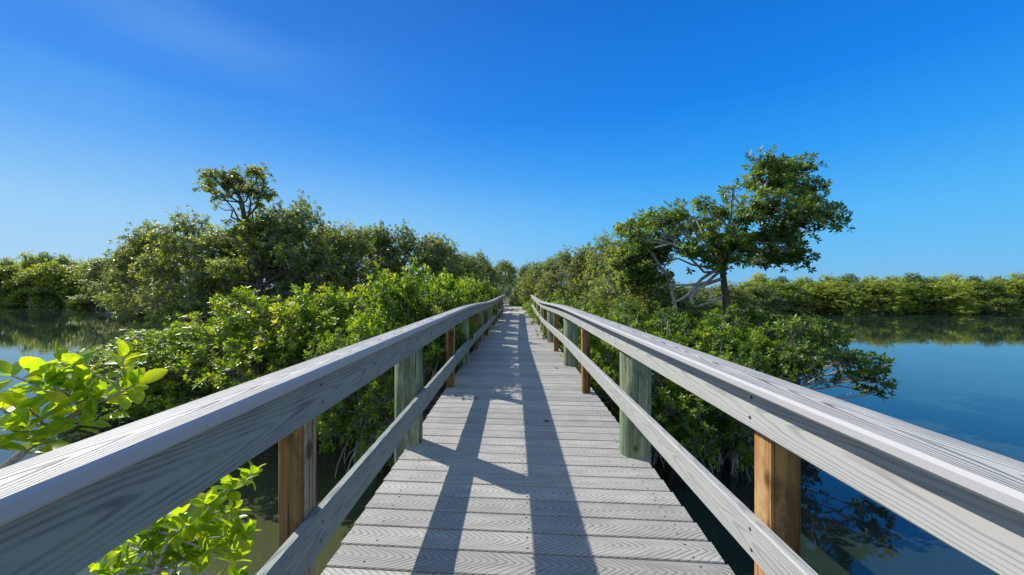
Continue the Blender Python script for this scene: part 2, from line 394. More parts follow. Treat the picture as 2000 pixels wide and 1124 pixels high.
    ps = nd(t, 'ShaderNodeBsdfPrincipled', i_Roughness=0.02, i_IOR=1.6); t.links.new(c, ps.inputs['Base Color'])
    bp = nd(t, 'ShaderNodeBump', i_Strength=0.075, i_Distance=0.02)
    t.links.new(mth(t, 'ADD', n1.outputs['Fac'], mth(t, 'MULTIPLY', n2.outputs['Fac'], 0.25)), bp.inputs['Height']); t.links.new(bp.outputs[0], ps.inputs['Normal'])
    t.links.new(ps.outputs[0], out.inputs[0])
    V = [(-2500, -600, 0), (2500, -600, 0), (2500, 3500, 0), (-2500, 3500, 0)]
    o = link_mesh('water', np_mesh('water', V, np.array([[0, 1, 2, 3]]), m)); tag(o, kind='structure')
ground()

# ------------------------------------------------------------------ boardwalk
DECK = 1.4
def smooth(a, b, v):
    t = min(1, max(0, (v - a) / (b - a))); return t * t * (3 - 2 * t)
def path(y):
    """sideways drift and drop of the walk at distance y"""
    return 0.20 * smooth(7, 24, y) , -0.12 * smooth(4.8, 11.5, y)
END = 19.6
XL, XR = -0.809, 0.925

def plank(nm, x0, x1, y0, y1, z0, z1, mat, screws=None, ch=0.004, u_axis='x'):
    """chamfered plank lying along x, local coordinates, UV in metres"""
    prof = [(y0 + ch, z1), (y1 - ch, z1), (y1, z1 - ch), (y1, z0), (y0, z0), (y0, z1 - ch)]
    V = []; Q = []; UV = []; MI = []
    n = len(prof)
    for x in (x0, x1):
        for (y, z) in prof: V.append((x, y, z))
    yc, zc = (y0 + y1) / 2, (z0 + z1) / 2
    vv = lambda p, top: (p[0] - yc) if top else (p[1] - zc)
    for i in range(n):
        j = (i + 1) % n
        top = abs(prof[i][0] - prof[j][0]) > abs(prof[i][1] - prof[j][1])
        Q.append([i, i + n, j + n, j]); UV += [(x0, vv(prof[i], top)), (x1, vv(prof[i], top)), (x1, vv(prof[j], top)), (x0, vv(prof[j], top))]; MI.append(0)
    Q.append(list(range(n))); UV += [(0.0, p[0]) for p in prof]; MI.append(0)
    Q.append(list(range(2 * n - 1, n - 1, -1))); UV += [(0.0, prof[k][0]) for k in range(n - 1, -1, -1)]; MI.append(0)
    for (sx, sy) in (screws or []):
        b = len(V); r = 0.0055
        for k in range(6): V.append((sx + r * math.cos(k * math.pi / 3), sy + r * math.sin(k * math.pi / 3), z1 + 0.0008))
        Q.append(list(range(b, b + 6))); UV += [(0, 0)] * 6; MI.append(1)
    me = bpy.data.meshes.new(nm); me.from_pydata(V, [], Q); me.update()
    me.materials.append(mat); me.materials.append(M_SCREW)
    me.polygons.foreach_set('material_index', MI)
    me.uv_layers.new(name='UVMap').data.foreach_set('uv', np.array(UV, dtype=np.float32).ravel())
    return me

def sweep(nm, prof, ys, side, mat, drop=True, screws=None, wob=None):
    """prof: (x,z) points relative to the walk; swept along y; UV metres"""
    n = len(prof); V = []; Q = []; UV = []; MI = []
    xs_ = [p[0] for p in prof]; zs_ = [p[1] for p in prof]
    xc, zc = (min(xs_) + max(xs_)) / 2, (min(zs_) + max(zs_)) / 2
    for y in ys:
        dx, dz = path(y)
        if wob: dx += wob(y)[0]; dz += wob(y)[1]
        for (x, z) in prof: V.append((x + dx, y, z + dz))
    for a in range(len(ys) - 1):
        for i in range(n):
            j = (i + 1) % n
            top = abs(prof[i][0] - prof[j][0]) > abs(prof[i][1] - prof[j][1])
            v0 = (prof[i][0] - xc) if top else (prof[i][1] - zc)
            v1 = (prof[j][0] - xc) if top else (prof[j][1] - zc)
            Q.append([a * n + i, a * n + j, (a + 1) * n + j, (a + 1) * n + i])
            UV += [(ys[a], v0), (ys[a], v1), (ys[a + 1], v1), (ys[a + 1], v0)]; MI.append(2 if (mat is M_CAP and not (top and min(prof[i][1], prof[j][1]) > zc)) else 0)
    m = len(ys) - 1
    Q.append(list(range(n - 1, -1, -1))); UV += [(0, prof[k][1] - zc) for k in range(n - 1, -1, -1)]; MI.append(0)
    Q.append([m * n + k for k in range(n)]); UV += [(0, prof[k][1] - zc) for k in range(n)]; MI.append(0)
    for (sy, sx, sz) in (screws or []):
        b = len(V); r = 0.0062; dx, dz = path(sy)
        for k in range(6): V.append((sx + dx, sy + r * math.cos(k * math.pi / 3), sz + dz + r * math.sin(k * math.pi / 3)))
        Q.append(list(range(b, b + 6))); UV += [(0, 0)] * 6; MI.append(1)
    me = bpy.data.meshes.new(nm); me.from_pydata(V, [], Q); me.update()
    me.materials.append(mat); me.materials.append(M_SCREW); me.materials.append(M_EDGE)
    me.polygons.foreach_set('material_index', MI)
    me.uv_layers.new(name='UVMap').data.foreach_set('uv', np.array(UV, dtype=np.float32).ravel())
    return me

def rect_prof(x0, x1, z0, z1, c=0.005):
    return [(x0 + c, z0), (x1 - c, z0), (x1, z0 + c), (x1, z1 - c), (x1 - c, z1), (x0 + c, z1), (x0, z1 - c), (x0, z0 + c)]

def boardwalk():
    rng = random.Random(5)
    root = empty('boardwalk', (0, 8, 0))
    tag(root, 'narrow grey plank boardwalk over the lagoon running straight to the sand path', 'boardwalk')
    pitch = 0.145; skew = -0.068
    metas = []
    for k in range(8):
        sc_ = []
        for sx in (-0.66, 0.07, 0.80):
            for sy in (-0.04, 0.04):
                if rng.random() < 0.93: sc_.append((sx + rng.uniform(-.012, .012), sy + rng.uniform(-.008, .008)))
        metas.append(plank('deck_board', XL - rng.uniform(0, .004), XR + rng.uniform(0, .004), -0.0685, 0.0685, -0.025, 0, M_DECK, sc_))
    k0 = int(-3.0 / pitch); k1 = int(END / pitch)
    rest = []; n = 0
    for k in range(k0, k1 + 1):
        y = k * pitch + 0.05
        dx, dz = path(y); _, dz2 = path(y + 0.1)
        o_me = metas[rng.randrange(8)]
        loc = (dx, y, DECK + dz + rng.uniform(-0.0012, 0.0012))
        sk = skew * (1.0 - 0.9 * smooth(3, 9, y)) + rng.uniform(-.0015, .0015)
        if y > 1.2 and n < 100:
            o = link_mesh('deck_board', o_me, root, (loc[0], loc[1] - 8, loc[2])); o.rotation_euler = ((dz2 - dz) / 0.1, 0, sk); n += 1
        else: rest.append((o_me, loc, sk))
    V = []; Q = []; UV = []; MI = []
    for me, loc, sk in rest:
        b = len(V); cs, sn = math.cos(sk), math.sin(sk)
        for v in me.vertices: V.append((v.co.x * cs - v.co.y * sn + loc[0], v.co.x * sn + v.co.y * cs + loc[1] - 8, v.co.z + loc[2]))
        off = rng.uniform(0, 40)
        for p in me.polygons:
            Q.append([b + i for i in p.vertices]); MI.append(p.material_index)
            for li in p.loop_indices: q = me.uv_layers[0].data[li].uv; UV.append((q[0] + off, q[1]))
    me = bpy.data.meshes.new('deck_boards'); me.from_pydata(V, [], Q); me.update()
    me.materials.append(M_DECK); me.materials.append(M_SCREW); me.polygons.foreach_set('material_index', MI)
    me.uv_layers.new(name='UVMap').data.foreach_set('uv', np.array(UV, dtype=np.float32).ravel())
    tag(link_mesh('deck_boards', me, root), 'remaining grey deck boards at the far end of the walk', kind='stuff')
    ys = list(np.arange(-3.0, END + 0.01, 0.4))
    for x in (XL + 0.03, -0.25, 0.35, XR - 0.07):
        o = link_mesh('stringer', sweep('stringer', rect_prof(x, x + 0.04, DECK - 0.27, DECK - 0.028), ys, 1, M_BEAM), root); o.location = (0, -8, 0)
    for y in (-0.2, 2.97, 6.1, 8.9, 11.9, 14.9, 18.0):
        V = rect_prof(-0.09, 0.09, DECK - 0.45, DECK - 0.272)
        dx, dz = path(y)
        vv = [(XL - 0.16 + dx, y - 8 + a, z + dz - 0.002) for a, z in V] + [(XR + 0.16 + dx, y - 8 + a, z + dz - 0.002) for a, z in V]
        n_ = 8; Q = [[i, (i + 1) % n_, (i + 1) % n_ + n_, i + n_] for i in range(n_)] + [list(range(n_))[::-1], list(range(n_, 2 * n_))]
        link_mesh('cross_beam', np_mesh('cross_beam', vv, Q, M_BEAM), root)
boardwalk()

def square_post(root, xin, y, ztop, sgn, mat, w=0.09, label=None):
    dx, dz = path(y); c = 0.006
    x0, x1 = (-w / 2, w / 2)
    pr = [(x0 + c, -w / 2), (x1 - c, -w / 2), (x1, -w / 2 + c), (x1, w / 2 - c), (x1 - c, w / 2), (x0 + c, w / 2), (x0, w / 2 - c), (x0, -w / 2 + c)]
    H = ztop + dz + 1.3
    V = [(a, b, 0) for a, b in pr] + [(a, b, H) for a, b in pr]
    Q = [[i, (i + 1) % 8, (i + 1) % 8 + 8, i + 8] for i in range(8)] + [list(range(8))[::-1], list(range(8, 16))]
    me = np_mesh('square_post', V, Q, None, mats=[M_SQUARE, M_PALE_IN if sgn < 0 else M_ORANGE])
    me.polygons.foreach_set('material_index', [0, 0, 1 if sgn < 0 else 0, 0, 0, 0, 1 if sgn > 0 else 0, 0, 0, 0])
    o = link_mesh('square_post', me, root)
    o.location = (sgn * (xin + w / 2) + dx, y, -1.3)
    if label: o['label'] = label
    return o

def round_post(root, xin, y, ztop, sgn, r, rng):
    dx, dz = path(y); k = 28; H = ztop + dz + 1.5
    V = []; Q = []
    zs = [0, 0.6, 1.2, 1.8, 2.3, 2.7, 3.1, H - 0.012, H]
    zs = [z for z in zs if z <= H]
    ph = [rng.uniform(0, 6.28) for _ in range(4)]
    for z in zs:
        rr = r * (1.0 - 0.012 * z / H)
        if z == H: rr -= 0.012
        for i in range(k):
            a = i * 2 * math.pi / k
            q = rr * (1 + 0.012 * math.sin(2 * a + ph[0] + z) + 0.008 * math.sin(5 * a + ph[1] + 2 * z) + 0.006 * math.sin(9 * a + ph[2]))
            V.append((q * math.cos(a), q * math.sin(a), z))
    m = len(zs)
    for a in range(m - 1):
        for i in range(k): j = (i + 1) % k; Q.append([a * k + i, a * k + j, (a + 1) * k + j, (a + 1) * k + i])
    Q.append([(m - 1) * k + i for i in range(k)])
    me = np_mesh('round_post', V, Q, M_ROUND); me.polygons.foreach_set('use_smooth', [True] * (len(Q) - 1) + [False])
    o = link_mesh('round_post', me, root)
    o.location = (sgn * (xin + r) + dx, y, -1.5)

def railing(name, sgn, xin, cap0, cap1, capd, capt, fasc, mid, joints, squares, rounds, mat, sqmat, label, r):
    root = empty(name, (0, 0, 0)); tag(root, label, 'railing', 'railings of the boardwalk')
    rng = random.Random(11 + sgn)
    def sx(a, b): return (a, b) if sgn > 0 else (-b, -a)
    T = 0.038
    ztop = EYE - capd; zb = ztop - capt
    for a, b in zip(joints[:-1], joints[1:]):
        ys = list(np.linspace(a + 0.0015, b - 0.0015, max(3, int((b - a) / 0.25))))
        j = rng.uniform(-.002, .002)
        x0, x1 = sx(cap0, cap1)
        link_mesh('cap_rail', sweep('cap_rail', rect_prof(x0 + j, x1 + j, zb, ztop + j * 0.5, 0.007), ys, sgn, M_CAP), root)
        scr = []
        xi = sgn * (xin - 0.0009)
        for p in squares + rounds:
            if a < p < b:
                for q in (0.03, -0.035): scr.append((p + rng.uniform(-.01, .01), xi, (zb + EYE - fasc) / 2 + q))
        x0, x1 = sx(xin, xin + T)
        link_mesh('fascia_board', sweep('fascia_board', rect_prof(x0, x1, EYE - fasc, zb - 0.003, 0.005), ys, sgn, mat, screws=scr), root)
        scr = [(s[0], s[1], EYE - (mid[0] + mid[1]) / 2 + (0.03 if i % 2 else -0.03)) for i, s in enumerate(scr)]
        link_mesh('mid_rail', sweep('mid_rail', rect_prof(x0, x1, EYE - mid[1], EYE - mid[0], 0.006), ys, sgn, mat, screws=scr), root)
    for i, y in enumerate(squares): square_post(root, xin + T + 0.002, y, EYE - capd - 0.075, sgn, sqmat[i % len(sqmat)])
    for y in rounds: round_post(root, xin + T - 0.004, y, EYE - capd - 0.10, sgn, r, rng)
    return root

sqL = [1.34 - 3.2, 1.34, 4.58, 7.6, 10.4, 13.4, 16.4, 19.4]
rdL = [-0.3, 2.95, 6.05, 9.0, 11.9, 14.9, 17.9]
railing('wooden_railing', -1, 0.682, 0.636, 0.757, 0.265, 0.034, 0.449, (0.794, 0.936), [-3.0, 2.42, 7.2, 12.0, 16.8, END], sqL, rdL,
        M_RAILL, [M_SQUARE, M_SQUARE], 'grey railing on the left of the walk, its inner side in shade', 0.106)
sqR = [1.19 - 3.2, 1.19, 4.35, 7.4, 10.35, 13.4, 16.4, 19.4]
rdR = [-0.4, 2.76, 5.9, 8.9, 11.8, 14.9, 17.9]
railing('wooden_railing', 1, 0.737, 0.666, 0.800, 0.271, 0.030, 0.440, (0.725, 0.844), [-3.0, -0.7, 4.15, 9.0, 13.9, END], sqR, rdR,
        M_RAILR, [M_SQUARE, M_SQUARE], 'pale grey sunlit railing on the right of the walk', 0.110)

# ------------------------------------------------------------------ foliage
def leaf_template(lod):
    """leaf along +x, unit length, face normal +z"""
    if lod == 0:
        ts = [0, .12, .3, .5, .7, .88, 1.0]; ws = [.02, .15, .25, .285, .26, .16, .02]
        V = []; Q = []
        for t, w_ in zip(ts, ws):
            z = -0.16 * t * t
            V += [(t, -w_, z + w_ * .28), (t, 0, z), (t, w_, z + w_ * .28)]
        for i in range(6):
            b = i * 3; Q += [(b, b + 3, b + 4, b + 1), (b + 1, b + 4, b + 5, b + 2)]
        return np.array(V), np.array(Q)
    if lod == 1:
        V = [(0, 0, 0), (.32, -.23, .05), (.78, -.21, .0), (1, 0, -.10), (.78, .21, .0), (.32, .23, .05)]
        return np.array(V), np.array([(0, 1, 2, 3), (0, 3, 4, 5)])
    V = [(0, 0, 0), (.5, -.26, .04), (1, 0, -.08), (.5, .26, .04)]
    return np.array(V), np.array([(0, 1, 2, 3)])

def rosettes(P, A, S, nleaf, lod, rng, tint, spread=(25, 85)):
    """leaves in whorls at P with axis A, leaf length S"""
    n = len(P)
    LV, LQ = leaf_template(lod); nv = len(LV)
    A = norm(A)
    ref = norm(rng.normal(size=(n, 3))); U = norm(np.cross(A, ref)); W = np.cross(A, U)
    N = n * nleaf
    idx = np.repeat(np.arange(n), nleaf); k = np.tile(np.arange(nleaf), n)
    az = k * 2.399 + rng.uniform(0, .5, N); tilt = np.radians(spread[0] + (spread[1] - spread[0]) * (k + rng.uniform(0, .9, N)) / nleaf)
    D = A[idx] * np.cos(tilt)[:, None] + (U[idx] * np.cos(az)[:, None] + W[idx] * np.sin(az)[:, None]) * np.sin(tilt)[:, None]
    D = norm(D + rng.normal(0, .12, D.shape))
    Nn = norm(A[idx] - D * np.sum(A[idx] * D, 1)[:, None] + rng.normal(0, .22, D.shape)); Nn = norm(Nn - D * np.sum(Nn * D, 1)[:, None])
    B = np.cross(Nn, D)
    s = S[idx] * rng.uniform(.7, 1.15, N)
    O = P[idx] + D * (s * .12)[:, None] + A[idx] * (-(k / nleaf) * s * .35)[:, None]
    V = O[:, None] + s[:, None, None] * (LV[None, :, 0:1] * D[:, None] + LV[None, :, 1:2] * B[:, None] + LV[None, :, 2:3] * Nn[:, None])
    Q = LQ[None] + (np.arange(N) * nv)[:, None, None]
    tt = np.clip(tint[idx] + rng.normal(0, .16, N) + (rng.random(N) < .03) * (.5 if lod else .2), 0, 1)
    return V.reshape(-1, 3), Q.reshape(-1, 4), np.repeat(tt, nv)

def crown_from_lobes(lobes, forks, nclump, per, sig, leaf, nleaf, lod, rng, r_limb=.03, updir=.75, low=-.55, twig=True, bright=0.4, shell=.35, spread=(25, 85)):
    """lobes (n,6) centre+radii; forks (n,3) where each lobe's limb starts. returns leaf mesh data and wood segments"""
    lobes = np.asarray(lobes, float); nl = len(lobes)
    area = lobes[:, 3] * lobes[:, 4] + lobes[:, 4] * lobes[:, 5] + lobes[:, 3] * lobes[:, 5]
    wsum = area / area.sum()
    C = []; Cl = []; Cd = []
    while len(C) < nclump:
        l = rng.choice(nl, p=wsum); d = norm(rng.normal(size=3))
        if d[2] < low and rng.random() < .8: continue
        rad = 1 - shell * rng.random() ** 1.6
        p = lobes[l, :3] + d * lobes[l, 3:] * rad
        dd = np.linalg.norm((p - lobes[:, :3]) / lobes[:, 3:], axis=1); dd[l] = 9
        if dd.min() < .62 and rng.random() < .85: continue
        C.append(p); Cl.append(l); Cd.append(d)
    C = np.array(C); Cl = np.array(Cl); Cd = np.array(Cd)
    segs_big, segs_small = [], []
    limbs = []
    for i in range(nl):
        Lc = lobes[i, :3] + np.array([0, 0, -.15 * lobes[i, 5]])
        Pl = polyline(np.asarray(forks[i], float), Lc, 5, rng, .05, .04)
        limbs.append(Pl); segs_big += pl_segs(Pl, r_limb, r_limb * .45)
    node = np.empty_like(C)
    for j in range(nclump):
        Pl = limbs[Cl[j]]; s = Pl[rng.integers(3, 6)]
        node[j] = C[j] - Cd[j] * sig * 1.3
        br = polyline(s, node[j], 3, rng, .07, .05); segs_small += pl_segs(br, r_limb * .33, r_limb * .14)
    idx = np.repeat(np.arange(nclump), per)
    n = len(idx)
    off = rng.normal(0, 1, (n, 3)) * sig * np.array([1, 1, .75])
    P = C[idx] + off
    A = norm(Cd[idx] * .55 + np.array([0, 0, updir]) + off / sig * .35 + rng.normal(0, .2, (n, 3)))
    ctint = rng.normal(bright, .20, nclump)
    hgt = Cd[idx][:, 2]
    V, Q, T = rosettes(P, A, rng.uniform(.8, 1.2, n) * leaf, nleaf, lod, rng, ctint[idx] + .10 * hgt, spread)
    if twig:
        tw = np.concatenate([node[idx], P, np.full((n, 1), r_limb * .12), np.full((n, 1), r_limb * .07)], 1)
        keep = rng.random(n) < (1.0 if twig is True else twig)
        segs_small += tw[keep].tolist()
    return (V, Q, T), segs_big, segs_small

def wood_mesh(name, big, small, mat, kb=7, ks=3):
    V, Q = tubes(big, kb)
    if small:
        V2, Q2 = tubes(small, ks); Q = np.concatenate([Q, Q2 + len(V)]); V = np.concatenate([V, V2])
    return np_mesh(name, V, Q, mat, smooth=True)

def plant(name, crown, big, small, lmat, bmat, trunk_segs, kt=8, tmat=None):
    """things: Empty > crown, branches, trunk"""
    root = empty(name)
    link_mesh('crown', np_mesh('crown', crown[0], crown[1], lmat, attr=crown[2]), root)
    link_mesh('branches', wood_mesh('branches', big, small, bmat), root)
    if trunk_segs:
        V, Q = tubes(trunk_segs, kt); link_mesh('trunk', np_mesh('trunk', V, Q, tmat or bmat, smooth=True), root)
    return root

def prop_roots(rng, n, h, rad, r=.02, base=(0, 0)):
    s = []
    for i in range(n):
        a = i * 2 * math.pi / n + rng.uniform(-.4, .4); q = rad * rng.uniform(.5, 1.1); h0 = h * rng.uniform(.6, 1.1)
        P = []
        for t in np.linspace(0, 1, 6):
            P.append((base[0] + math.cos(a) * q * math.sin(t * math.pi / 2), base[1] + math.sin(a) * q * math.sin(t * math.pi / 2), h0 * math.cos(t * math.pi / 2) ** .8 - .35 * t))
        s += pl_segs(np.array(P), r, r * .7)
    return s

def make_bush(seed, R_=1.5, H=2.5, lmat=None, leaf=.080, nclump=150, per=14, bright=.5, lod=1, bmat=None, name='mangrove_bush', skirt=True):
    rng = np.random.default_rng(seed)
    lobes = []
    n = 13
    for i in range(n):
        a = i * 2.399 + rng.uniform(-.3, .3); q = math.sqrt((i + .3) / n) * R_ * .78
        rr = rng.uniform(.36, .55) * R_ * .85
        top = H * (1 - .42 * (q / R_) ** 2) - rng.uniform(0, .30)
        lobes.append((math.cos(a) * q, math.sin(a) * q, top - rr * .95, rr, rr, rr * rng.uniform(.85, 1.1)))
        if q > R_ * .5 and skirt:
            lobes.append((math.cos(a) * q * 1.08, math.sin(a) * q * 1.08, max(.55, top * .55 - rr * .5), rr * .85, rr * .85, rr * .8))
    for i in range(16):
        a = rng.uniform(0, 6.28); q = R_ * math.sqrt(rng.uniform(.02, 1.0))
        r_ = rng.uniform(.10, .20)
        lobes.append((math.cos(a) * q, math.sin(a) * q, H * (1 - .40 * (q / R_) ** 2) - rng.uniform(-.06, .12), r_, r_, r_ * 1.5))
    stems = [(rng.uniform(-.25, .25) * R_, rng.uniform(-.25, .25) * R_, rng.uniform(.5, .9)) for _ in range(5)]
    forks = [stems[rng.integers(0, 5)] for _ in lobes]
    crown, big, small = crown_from_lobes(lobes, forks, int(nclump * 3.2), 3, .085, leaf, 9, lod, rng, r_limb=.024, bright=bright, low=-.35, shell=.6, spread=(30, 95))
    tr = []
    if not skirt:          # bare tangled twigs under the canopy
        for i in range(150):
            s = stems[rng.integers(0, 5)]; q = np.array((rng.uniform(-1, 1) * R_, rng.uniform(-1, 1) * R_, rng.uniform(.15, 1.5)))
            small += pl_segs(polyline(np.array(s) * np.array((1, 1, rng.uniform(.4, 1.4))), q, 4, rng, .10), .009, .004)
    for s in stems:
        tr += pl_segs(polyline(np.array((s[0] * .6, s[1] * .6, -.5)), np.array(s), 4, rng, .04), .04, .028)
        tr += prop_roots(rng, 5, s[2] * 1.1, R_ * .45, .014, (s[0], s[1]))
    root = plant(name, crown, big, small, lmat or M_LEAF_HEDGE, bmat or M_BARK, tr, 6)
    root['H'] = H * (1.09 if skirt else 1.0)
    return root

def make_tree(seed, H=5.5, W=1.9, lmat=None, leaf=.105, nclump=270, per=12, bright=.48, lod=1, low=.25, name='mangrove_tree', sig=.17, nl=15):
    """rounded mangrove with a crown reaching low, grey limbs showing"""
    rng = np.random.default_rng(seed)
    lobes = []
    for i in range(nl):
        f = (i + .5) / nl
        z = H * (low + (1 - low) * f ** .8)
        wdt = W * math.sin(min(1, (1 - f) * 1.25 + .12) * math.pi / 2)
        a = i * 2.399 + rng.uniform(-.4, .4); q = wdt * rng.uniform(.35, .8)
        rr = rng.uniform(.26, .46) * W
        lobes.append((math.cos(a) * q, math.sin(a) * q, z - rr, rr * rng.uniform(.9, 1.3), rr * rng.uniform(.9, 1.3), rr * rng.uniform(.7, .95)))
    lobes.append((rng.uniform(-.2, .2), 0, H - .34 * W, .38 * W, .38 * W, .34 * W))
    T = polyline(np.array((0, 0, -.4)), np.array((rng.uniform(-.3, .3), rng.uniform(-.3, .3), H * .72)), 7, rng, .025)
    forks = []
    for lb in lobes:
        zz = lb[2] - .45 * H * .35
        forks.append(T[int(np.argmin(np.abs(T[:, 2] - max(.3, zz))))])
    crown, big, small = crown_from_lobes(lobes, forks, int(nclump * 2.3), 3, sig * .9, leaf * 1.0, 9, lod, rng, r_limb=.05, bright=bright, low=-.5, shell=.7, spread=(35, 95))
    tr = pl_segs(T, .11, .045) + prop_roots(rng, 7, .9, .9, .025)
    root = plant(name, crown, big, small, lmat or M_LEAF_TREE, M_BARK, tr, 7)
    root['H'] = H
    return root

def copy_tree(o):
    c = o.copy(); COL.objects.link(c)
    for ch in list(o.children):
        d = ch.copy(); COL.objects.link(d); d.parent = c
    return c

used = set()
def place(proto, px, Y, topy, wscale, rz, label, cat, group, zs=None, sink=0.0):
    o = proto if proto.name not in used else copy_tree(proto)
    used.add(proto.name); used.add(o.name)
    p = at(px, topy, Y)
    s = (p[2] + sink) / proto['H']
    o.location = (p[0], Y, -sink); o.scale = (wscale, wscale, s); o.rotation_euler = (0, 0, rz)
    tag(o, label, cat, group)
    return o

ORD = ['first', 'second', 'third', 'fourth', 'fifth', 'sixth', 'seventh', 'eighth', 'ninth', 'tenth', 'eleventh', 'twelfth', 'thirteenth',
       'fourteenth', 'fifteenth', 'sixteenth', 'seventeenth', 'eighteenth', 'nineteenth', 'twentieth']
rr = random.Random(3)

# hedge of bright mangrove bushes on both sides of the walk
HB = [make_bush(21, 1.45, 2.5, nclump=200, per=15, bright=.50), make_bush(22, 1.5, 2.6, nclump=210, per=15, bright=.52), make_bush(23, 1.35, 2.4, nclump=190, per=15, bright=.46)]
left_hedge = [  # px, Y, top y, width scale
    (235, 8.6, 660, .85), (320, 7.8, 628, 1.0), (410, 7.4, 596, 1.0), (500, 7.0, 566, 1.0), (590, 6.9, 543, .95),
    (668, 7.0, 532, .95), (735, 7.6, 533, .90), (715, 5.6, 590, .62), (782, 9.2, 541, .85), (806, 6.9, 566, .60), (830, 10.8, 546, .85),
    (862, 12.6, 549, .85), (850, 8.6, 572, .55), (887, 14.6, 552, .85), (908, 16.8, 554, .85), (926, 19.2, 557, .85)]
HS = [make_bush(24, 1.0, 2.5, nclump=150, per=14, bright=.45, leaf=.08, skirt=False), make_bush(25, .95, 2.5, nclump=145, per=14, bright=.5, leaf=.08, skirt=False)]
for i, (X, Y, ty) in enumerate([(-1.50, 5.5, 540), (-1.55, 6.4, 533), (-1.50, 7.3, 537), (-1.5, 8.4, 545), (-1.5, 9.7, 546), (-1.5, 11.2, 548), (-1.45, 13.0, 550), (-1.4, 14.8, 552), (-1.35, 16.8, 554)]):
    place(HS[i % 2], VX + X * F_PX / Y, Y, ty, .72, rr.uniform(0, 6.28), 'green mangrove bush pressed against the left railing, %s from the near end' % ORD[i], 'bush', 'bushes along the left railing')
for i, (px, Y, ty, ws) in enumerate(left_hedge):
    place(HB[i % 3], px, Y, ty, ws, rr.uniform(0, 6.28), 'bright green mangrove bush beside the left railing, %s from the left of the hedge' % ORD[i], 'bush', 'bushes along the left railing')
RB = [make_bush(31, 1.4, 2.4, lmat=M_LEAF_HEDGE, nclump=190, per=15, bright=.34), make_bush(32, 1.4, 2.4, lmat=M_LEAF_HEDGE, nclump=190, per=15, bright=.30)]
right_hedge = [
    (1064, 19.5, 573, .7), (1080, 16.6, 571, .75), (1100, 14.0, 571, .8), (1124, 11.8, 574, .8), (1148, 10.0, 578, .85), (1190, 8.8, 586, .85),
    (1180, 6.6, 610, .50), (1245, 8.0, 592, .9), (1240, 5.9, 640, .55), (1312, 7.5, 600, .95), (1330, 5.6, 650, .65), (1385, 7.2, 607, .95), (1455, 7.2, 612, .75), (1425, 5.6, 665, .55), (1330, 9.8, 590, 1.0), (1440, 10.2, 592, 1.0)]
for i, (px, Y, ty, ws) in enumerate(right_hedge):
    place(RB[i % 2], px, Y, ty, ws, rr.uniform(0, 6.28), 'green mangrove bush beside the right railing, %s from the far end of the hedge' % ORD[i], 'bush', 'bushes along the right railing')

# mid-distance trees
MT = [make_tree(41, 5.5, 1.9), make_tree(42, 5.8, 2.0, bright=.45), make_tree(43, 5.2, 1.8, bright=.35), make_tree(44, 5.5, 2.0, bright=.5)]
left_trees = [(205, 46, 508, 1.5), (258, 36, 480, 1.2), (300, 17.5, 446, .95), (365, 15.0, 418, .95), (432, 14.2, 436, .85), (500, 15.5, 425, .9), (535, 13.5, 400, .85), (588, 14.5, 398, .8),
              (640, 16.5, 430, .85), (688, 18, 440, .9), (735, 20.5, 447, .85), (790, 20.5, 443, .9), (845, 20, 466, .95), (880, 24, 478, .9), (915, 27, 499, .9), (938, 30, 503, .75)]
for i, (px, Y, ty, ws) in enumerate(left_trees):
    place(MT[i % 4], px, Y, ty - 8 + rr.uniform(-7, 9), ws * 1.08, rr.uniform(0, 6.28), 'olive green mangrove tree behind the left hedge, %s from the left' % ORD[i], 'tree', 'trees behind the left hedge')
right_trees = [(1046, 31, 518, .7), (1036, 27, 524, .45), (1052, 25, 508, .75), (1080, 23, 496, .8), (1110, 21, 484, .75), (1142, 19, 478, .7), (1180, 17.5, 456, .7), (1215, 15.5, 460, .75),
               (1245, 13, 500, .75), (1290, 14, 545, .8), (1350, 15, 555, .8), (1240, 19, 470, .8), (1420, 18, 552, .8), (1480, 22, 556, .8)]
for i, (px, Y, ty, ws) in enumerate(right_trees):
    place(MT[(i + 1) % 4], px, Y, ty, ws, rr.uniform(0, 6.28), 'mangrove tree behind the right hedge, %s from the walk' % ORD[i], 'tree', 'trees behind the right hedge')

AIRY = make_tree(46, 5.5, 1.7, low=.66, nclump=110, bright=.5, nl=9)
for px, Y, ty, lb in ((986, 36, 507, 'airy mangrove whose raised crown overhangs the pale gap at the end of the path'),):
    place(AIRY, px, Y, ty, .8, rr.uniform(0, 6), lb, 'tree', 'trees at the end of the path')

for px, Y, ty, ws, lb in ((950, 31, 505, .6, 'mangrove tree just left of the pale gap at the end of the path'), (1028, 29, 512, .6, 'mangrove tree just right of the pale gap at the end of the path'),
                          (976, 47, 509, .7, 'slender distant mangrove directly behind the end of the path'), (996, 50, 512, .7, 'bushy distant mangrove closing the view behind the path'), (1014, 54, 540, .7, 'distant mangrove behind the right edge of the gap at the end of the path')):
    place(MT[1], px, Y, ty, ws, rr.uniform(0, 6), lb, 'tree', 'trees at the end of the path')
GB = make_bush(61, .9, 1.3, nclump=90, bright=.5, leaf=.09); 
for px, Y, ty, lb in ((960, 22.5, 583, 'low pale bush on the left edge of the sand path'), (1046, 22, 580, 'low bush on the right edge of the sand path'), (1018, 25.5, 574, 'low bush where the sand path bends out of sight')):
    place(GB, px, Y, ty, .8, rr.uniform(0, 6), lb, 'bush', 'low bushes by the sand path')

